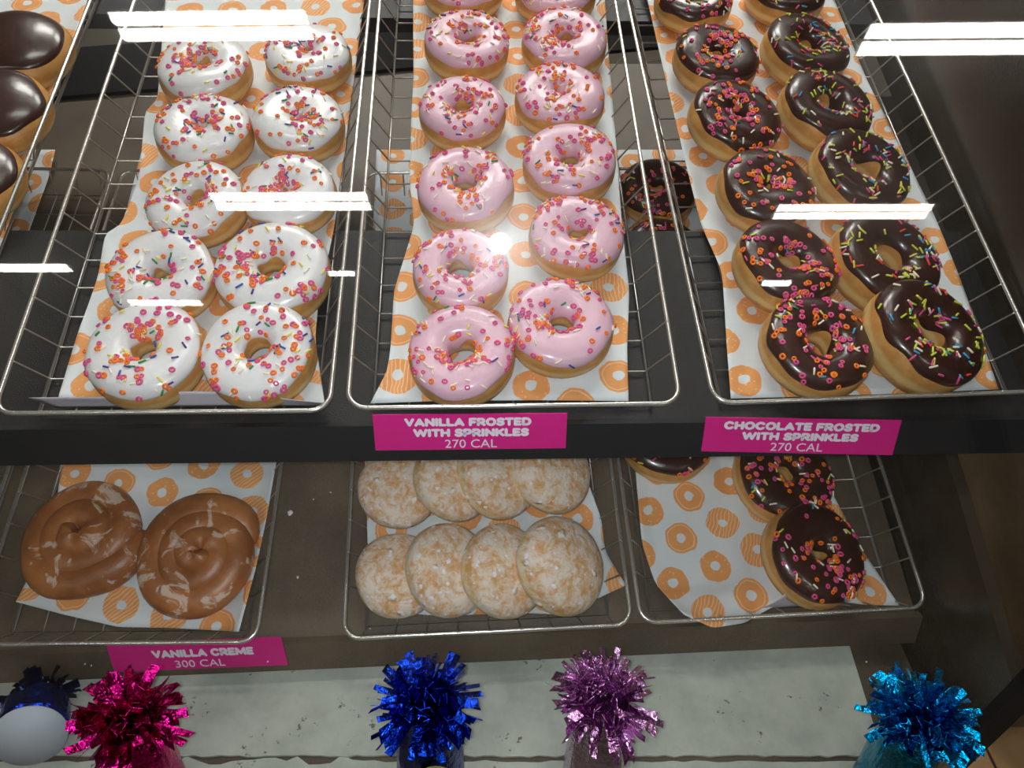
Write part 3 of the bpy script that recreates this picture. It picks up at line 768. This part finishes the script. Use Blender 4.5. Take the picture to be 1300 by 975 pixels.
# coffee rolls
def coffee_roll(seed, turns, r0, r1, R0, hand=1, sq=1.0):
    rn = random.Random(seed); w = wob(rn, 3); w2 = wob(rn, 5, 2)
    n = int(turns * 40); P = []; rad = []
    for i in range(n + 1):
        f = i / n; th = hand * 2 * PI * turns * f
        r = r0 + (r1 - r0) * f ** 0.92
        t = 0.0108 + 0.0058 * f + 0.0012 * w2(th)
        if f > 0.93: t *= max(0.25, math.sqrt(max(0.0, 1 - ((f - 0.93) / 0.07) ** 2)))
        if f < 0.03: t *= 0.5 + 0.5 * f / 0.03
        r *= 1 + 0.05 * w(th)
        P.append((r * math.cos(th) * sq, r * math.sin(th), 0.016 + 0.015 * (1 - f) ** 1.3)); rad.append(t)
    k = 14; V = []; F = []
    P = np.array(P)
    for i in range(n + 1):
        a, b = P[max(i - 1, 0)], P[min(i + 1, n)]
        t = unit(b - a); u = unit(np.cross(t, [0, 0, 1])); v = np.array([0, 0, 1.0])
        for j in range(k):
            A = 2 * PI * j / k
            V.append(P[i] + u * rad[i] * 1.12 * math.cos(A) + v * max(-P[i][2], rad[i] * 0.95 * math.sin(A)))
    for i in range(n):
        for j in range(k):
            j2 = (j + 1) % k
            F.append((i * k + j, i * k + j2, (i + 1) * k + j2, (i + 1) * k + j))
    F.append(tuple(range(k))[::-1]); F.append(tuple(n * k + j for j in range(k)))
    return V, F
for px, py, w, tl, spin, seed, args, lab in ((108, 680, 152, (0, -2), 2.6, 11, (2.6, 0.004, 0.046, 0, 1, 0.97), 'glazed coffee roll left of the other, with a pinched hollow centre'), (255, 705, 150, (4, 4), -0.4, 12, (2.9, 0.0015, 0.048, 0, -1, 0.92), 'glazed coffee roll right of the other, with a raised round knob centre')):
    z = proj(on(px, py, LO, 0.02))[2]; s = w * z / FPX / 2 / 0.0535
    M_, p = place(px, py, LO, 0.020, tl, spin, 0.002, s)
    e = empty('coffee_roll', M_); tag(e, lab, 'pastry', 'glazed coffee rolls')
    put('spiral_dough', mesh('spiral_dough', *coffee_roll(seed, *args), M['roll']), e)

# ------------------------------------------------------------------ price tags
def text_mesh(body, size, bold, squash=1.0):
    cu = bpy.data.curves.new('lettering', 'FONT'); cu.body = body; cu.size = size; cu.align_x = 'CENTER'; cu.align_y = 'CENTER'
    cu.offset = bold; cu.extrude = 0.0002; cu.resolution_u = 4; cu.space_character = 1.06 if bold > 0.0003 else 1.0
    o = bpy.data.objects.new('tmp', cu); col.objects.link(o); bpy.context.view_layer.update()
    dg = bpy.context.evaluated_depsgraph_get()
    me = bpy.data.meshes.new_from_object(o.evaluated_get(dg)); bpy.data.objects.remove(o)
    me.materials.clear(); me.materials.append(M['letter']); me.name = 'lettering'
    V = np.empty(3 * len(me.vertices)); me.vertices.foreach_get('co', V); V = V.reshape(-1, 3)
    return me, V[:, 0].min(), V[:, 0].max(), V[:, 1].min(), V[:, 1].max()
def arc(cx, cy, rx, ry, a0, a1, n=12):
    return [(cx + rx * math.cos(math.radians(a0 + (a1 - a0) * i / n)), cy + ry * math.sin(math.radians(a0 + (a1 - a0) * i / n))) for i in range(n + 1)]
# chunky rounded capitals as strokes; box 0..width x 0..1, centre lines
GL = {'V': (0.95, [[(0.15, 0.85), (0.475, 0.17), (0.80, 0.85)]]), 'A': (1.0, [[(0.15, 0.15), (0.5, 0.84), (0.85, 0.15)], [(0.34, 0.33), (0.66, 0.33)]]),
      'N': (0.98, [[(0.17, 0.15), (0.17, 0.85), (0.81, 0.15), (0.81, 0.85)]]), 'I': (0.36, [[(0.18, 0.15), (0.18, 0.85)]]), 'L': (0.76, [[(0.17, 0.85), (0.17, 0.15), (0.62, 0.15)]]),
      'F': (0.78, [[(0.17, 0.15), (0.17, 0.85), (0.64, 0.85)], [(0.17, 0.48), (0.56, 0.48)]]), 'R': (0.88, [[(0.17, 0.15), (0.17, 0.85), (0.45, 0.85)] + arc(0.45, 0.64, 0.25, 0.21, 90, -90) + [(0.17, 0.43)], [(0.42, 0.43), (0.74, 0.15)]]),
      'O': (1.04, [arc(0.52, 0.5, 0.36, 0.36, 0, 360, 24)]), 'S': (0.82, [arc(0.43, 0.68, 0.25, 0.18, 20, 270, 10) + arc(0.39, 0.32, 0.27, 0.18, 90, -160, 10)]), 'T': (0.86, [[(0.14, 0.85), (0.72, 0.85)], [(0.43, 0.85), (0.43, 0.15)]]),
      'E': (0.78, [[(0.63, 0.85), (0.17, 0.85), (0.17, 0.15), (0.63, 0.15)], [(0.17, 0.5), (0.58, 0.5)]]), 'D': (0.98, [[(0.17, 0.15), (0.17, 0.85), (0.45, 0.85)] + arc(0.45, 0.5, 0.36, 0.35, 90, -90) + [(0.17, 0.15)]]),
      'W': (1.34, [[(0.14, 0.85), (0.40, 0.17), (0.67, 0.80), (0.94, 0.17), (1.20, 0.85)]]), 'H': (0.94, [[(0.17, 0.15), (0.17, 0.85)], [(0.77, 0.15), (0.77, 0.85)], [(0.17, 0.5), (0.77, 0.5)]]),
      'P': (0.84, [[(0.17, 0.15), (0.17, 0.85), (0.44, 0.85)] + arc(0.44, 0.62, 0.25, 0.23, 90, -90) + [(0.17, 0.39)]]), 'K': (0.90, [[(0.17, 0.15), (0.17, 0.85)], [(0.74, 0.85), (0.22, 0.46)], [(0.36, 0.55), (0.76, 0.15)]]),
      'C': (0.96, [arc(0.5, 0.5, 0.35, 0.36, 42, 318, 20)]), 'M': (1.18, [[(0.16, 0.15), (0.20, 0.85), (0.59, 0.25), (0.98, 0.85), (1.02, 0.15)]]), ' ': (0.42, [])}
def stroke_text(body, hw=0.148):
    V, F, x = [], [], 0.0
    for ch in body:
        wd, strokes = GL[ch]
        for st in strokes:
            P = [np.array([x + a, b]) for a, b in st]
            for a, b in zip(P[:-1], P[1:]):
                d = b - a; L = np.linalg.norm(d)
                if L < 1e-6: continue
                d = d / L; ang = math.atan2(d[1], d[0]); k = len(V)
                for c0, a0 in ((b, -90), (a, 90)):
                    for i in range(7):
                        A = ang + math.radians(a0 + 30 * i); V.append((c0[0] + hw * math.cos(A), c0[1] + hw * math.sin(A), 2e-5 * ((k // 14) % 7)))
                F.append(tuple(range(k, k + 14)))
        x += wd - 0.02
    return mesh('lettering', V, F, M['letter'], smooth=False), 0.02, x, 0.0, 1.0
def price_tag(label, quad, plane, lines):
    """quad: pixels of the corners TL TR BR BL; lines: (text, centre u, centre v, width, height, bold)"""
    Q = [on(x, y, plane) for x, y in quad]
    n = unit(plane[1]); n = n if n[1] < 0 else -n
    c = sum(Q) / 4; ex = unit((Q[1] - Q[0]) + (Q[2] - Q[3])); ez = n; ey = np.cross(ez, ex)
    e = empty('price_tag', frame(c, ex, ey, ez)); tag(e, label, 'sign', 'magenta price tags')
    wput('card', *slab(Q, n * 0.0012), M['pink_card'], e, smooth=False)
    loc = [np.array([(q - c) @ ex, (q - c) @ ey]) for q in Q]
    TL, TR, BR, BL = loc
    for body, u, v, wd, ht, bold in lines:
        p = (TL * (1 - u) + TR * u) * (1 - v) + (BL * (1 - u) + BR * u) * v
        me, x0, x1, y0, y1 = stroke_text(body) if bold else text_mesh(body, 0.01, 0)
        hh = np.linalg.norm((TL + TR) / 2 - (BL + BR) / 2); ww = np.linalg.norm((TL + BL) / 2 - (TR + BR) / 2)
        sx, sy = wd * ww / (x1 - x0), ht * hh / (y1 - y0)
        sk = ((TL + TR) / 2 - (BL + BR) / 2); sk = sk / sk[1]
        exl = ((TR + BR) / 2 - (TL + BL) / 2); exl = exl / exl[0]
        V = np.empty(3 * len(me.vertices)); me.vertices.foreach_get('co', V); V = V.reshape(-1, 3)
        X = (V[:, 0] - (x0 + x1) / 2) * sx; Y = (V[:, 1] - (y0 + y1) / 2) * sy
        V[:, 0] = p[0] + X * exl[0] + Y * sk[0]; V[:, 1] = p[1] + X * exl[1] + Y * sk[1]; V[:, 2] = 0.0014 + V[:, 2] * 0.5
        me.vertices.foreach_set('co', V.ravel()); me.update()
        put('lettering', me, e)
LPN = np.cross(SX, LIPDIR); LPN = LPN if LPN[1] < 0 else -LPN
UPL = (lt + unit(LPN) * 0.0005, unit(LPN))
price_tag('magenta price tag below the pink donuts reading VANILLA FROSTED WITH SPRINKLES', [(473, 526), (720, 524), (718, 568), (477, 571)], UPL,
          [('VANILLA FROSTED', 0.488, 0.215, 0.655, 0.235, 0.0006), ('WITH SPRINKLES', 0.503, 0.515, 0.60, 0.235, 0.0006), ('270 CAL', 0.50, 0.83, 0.272, 0.235, 0.0)])
price_tag('magenta price tag below the chocolate donuts reading CHOCOLATE FROSTED WITH SPRINKLES', [(896, 529), (1144, 533), (1132, 577), (890, 572)], UPL,
          [('CHOCOLATE FROSTED', 0.497, 0.22, 0.80, 0.235, 0.0006), ('WITH SPRINKLES', 0.497, 0.515, 0.60, 0.235, 0.0006), ('270 CAL', 0.488, 0.82, 0.272, 0.235, 0.0)])
LPL = (lq - unit(lpn) * 0.0005 * (1 if lpn[1] > 0 else -1), unit(lpn))
price_tag('magenta price tag below the coffee rolls reading VANILLA CREME', [(135, 817), (357, 808), (366, 843), (146, 852)], LPL,
          [('VANILLA CREME', 0.532, 0.42, 0.58, 0.28, 0.0006), ('300 CAL', 0.50, 0.80, 0.285, 0.25, 0.0)])

# ------------------------------------------------------------------ white board and torn paper on the deck
def deck_sheet(name, pts, th, m):
    P = [on(x, y, DECK, 0.001) for x, y in pts]; n = len(P)
    V = P + [p + np.array([0, 0, th]) for p in P]
    F = [tuple(range(n)), tuple(range(n, 2 * n))[::-1]] + [(i, n + i, n + (i + 1) % n, (i + 1) % n) for i in range(n)]
    return wput(name, V, F, m, smooth=False)
rn = random.Random(8)
edge = [(1120 - i * 11.5, 961 + 1.5 * rn.uniform(-1, 1) + 0.002 * i) for i in range(0, 105)]
tag(deck_sheet('white_board', [(-60, 867), (1075, 814), (1120, 961)] + edge[1:] + [(-80, 957)], 0.003, M['deckboard']), 'stained white board lying flat under the foil weights', 'board')
e2 = [(-80, 975)] + [(x, 967 + (rn.uniform(-8, 9) if 150 < x < 470 else rn.uniform(-1.5, 1.5))) for x in range(-70, 1100, 14)] + [(1105, 1010), (-80, 1010)]
tag(deck_sheet('torn_paper', e2, 0.0012, M['deckboard']), 'torn white paper strip in front of the stained board', 'paper')

# ------------------------------------------------------------------ foil weights with tinsel
def foil_weight(label, px, py, c, c2, seed, base_r=0.030, base_h=0.115, pom_r=0.047, lean=(0, 0), n=230, lying=False, extra=None):
    b = on(px, py, DECK, 0.0085)
    rn = random.Random(seed)
    if lying:
        b = on(px, py, DECK, 0.046)
        e = empty('foil_weight', Matrix.Translation(Vector(b)) @ Matrix.Rotation(math.radians(lean[1]), 4, 'Z') @ Matrix.Rotation(math.radians(-90 + lean[0]), 4, 'X'))
    else:
        e = empty('foil_weight', Matrix.Translation(b) @ Matrix.Rotation(math.radians(lean[0]), 4, 'X') @ Matrix.Rotation(math.radians(lean[1]), 4, 'Y'))
    tag(e, label, 'balloon weight', 'foil weights with tinsel tops')
    f1 = mk_foil('foil', c, 0.2); f2 = mk_foil('tinsel', c2, 0.14)
    V, F = [], []
    nt, nz = 40, 14
    w = wob(rn, 8, 4)
    for i in range(nz + 1):
        f = i / nz
        r = base_r * (1.0 - 0.16 * f - 0.35 * max(0, f - 0.75) / 0.25 * 0.8) 
        if i == 0: r *= 0.93
        for j in range(nt):
            th = 2 * PI * j / nt; q = r * (1 + (0.03 + 0.07 * f) * w(th + 0.8 * f) + rn.uniform(-0.012, 0.012))
            V.append((q * math.cos(th), q * math.sin(th), base_h * f))
    for i in range(nz):
        for j in range(nt): F.append((i * nt + j, i * nt + (j + 1) % nt, (i + 1) * nt + (j + 1) % nt, (i + 1) * nt + j))
    F.append(tuple(range(nt))[::-1]); F.append(tuple(nz * nt + j for j in range(nt)))
    put('foil_wrap', mesh('foil_wrap', V, F, f1, smooth=False), e)
    parts = []
    for k in range(n):
        th = rn.uniform(0, 2 * PI); el = math.asin(rn.uniform(0.08, 1.0))
        L = pom_r * rn.uniform(0.55, 1.12); wd = rn.uniform(0.0022, 0.0044)
        d = np.array([math.cos(th) * math.cos(el), math.sin(th) * math.cos(el), math.sin(el)])
        s = unit(np.cross(d, [rn.uniform(-1, 1), rn.uniform(-1, 1), rn.uniform(-1, 1)])); up = np.cross(s, d)
        bend = rn.uniform(-0.5, 0.8); tw = rn.uniform(-1.4, 1.4)
        V = []; m = 5
        for i in range(m + 1):
            f = i / m
            q = np.array([0, 0, base_h * 0.97]) + d * L * f + up * bend * L * f * f * 0.5 - np.array([0, 0, 1]) * 0.25 * L * f * f * rn.uniform(0.6, 1.0)
            A = tw * f; ss = s * math.cos(A) + up * math.sin(A); nn_ = np.cross(ss, d)
            V += [q - ss * wd, q + ss * wd, q + ss * wd + nn_ * 0.0003, q - ss * wd + nn_ * 0.0003]
        Fq = []
        for i in range(m):
            a = 4 * i; b_ = a + 4
            for j in range(4): Fq.append((a + j, a + (j + 1) % 4, b_ + (j + 1) % 4, b_ + j))
        Fq += [(3, 2, 1, 0), (4 * m, 4 * m + 1, 4 * m + 2, 4 * m + 3)]
        parts.append((V, Fq, 0))
    V, F, _ = join(parts)
    tn = put('tinsel', mesh('tinsel', V, F, f2, smooth=False), e); tn['kind'] = 'stuff'
    if lying:
        V = [(0, 0, -0.002)] + [(base_r * 0.97 * math.cos(A), base_r * 0.97 * math.sin(A), -0.002) for A in np.linspace(0, 2 * PI, 41)[:-1]]
        V2 = [(x, y, -0.0005) for x, y, z in V]
        F = [(0, 1 + (i + 1) % 40, 1 + i) for i in range(40)] + [(1 + i, 1 + (i + 1) % 40, 42 + (i + 1) % 40, 42 + i) for i in range(40)]
        o = put('base_label', mesh('base_label', V + V2, F, M['label']), e); o['label'] = 'pale round paper label on the base'
    if extra:
        V, F = tube([(0.0105 * math.cos(A), 0, 0.0105 * math.sin(A)) for A in np.linspace(0, 2 * PI, 21)[:-1]], 0.0045, 8, True)
        V = np.array(V) * np.array([1, 0.25, 1]) + np.array([0.008, -base_r * 1.03, base_h * 0.55])
        o = put('ring_sticker', mesh('ring_sticker', V, F, M['olive']), e); o['label'] = 'olive ring sticker'
    return e
M['label'] = flat('round_paper_label', srgb(196, 204, 216), 0.6); M['olive'] = flat('olive_sticker', srgb(120, 116, 62), 0.6)
foil_weight('magenta foil weight with a shaggy tinsel top', 198, 1014, srgb(214, 20, 120), srgb(190, 20, 120), 21, lean=(-10, 2))
foil_weight('royal blue foil weight standing upright between magenta and lilac ones', 547, 995, srgb(40, 60, 150), srgb(20, 60, 190), 22, lean=(-10, 0), extra=True)
foil_weight('lilac silver foil weight with a dense tinsel top', 754, 990, srgb(214, 190, 214), srgb(214, 160, 216), 23, lean=(-10, 0), n=240)
foil_weight('turquoise foil weight beside the black corner post', 1120, 1012, srgb(20, 150, 190), srgb(0, 150, 210), 24, lean=(-10, 0))
foil_weight('blue foil weight lying on its side showing a pale round base label', 38, 933, srgb(30, 60, 190), srgb(40, 50, 90), 25, base_r=0.031, base_h=0.05, lying=True, lean=(-25, 20), n=90, pom_r=0.034)

rn = random.Random(77); parts = []
for x, y, r in [(368, 651, .0032), (398, 634, .0010), (378, 733, .0016), (420, 625, .0010), (60, 866, .0012), (108, 843, .0009), (116, 845, .0009), (340, 840, .0010), (470, 798, .0010), (1100, 840, .0010)]:
    p = on(x, y, (LBF, SN)) + SN * r * 0.5
    ring0 = [p + SX * math.cos(A) * r * rn.uniform(.6, 1.2) + SY * math.sin(A) * r * rn.uniform(.6, 1.2) - SN * r * 0.5 for A in np.linspace(0, 2 * PI, 8)[:-1]]
    parts.append((ring0 + [p + SN * r * 0.3], [(k, (k + 1) % 7, 7) for k in range(7)] + [tuple(range(7))[::-1]], 0))
V, F, _ = join(parts)
cr = wput('crumbs', V, F, M['letter'], smooth=False); cr['kind'] = 'stuff'
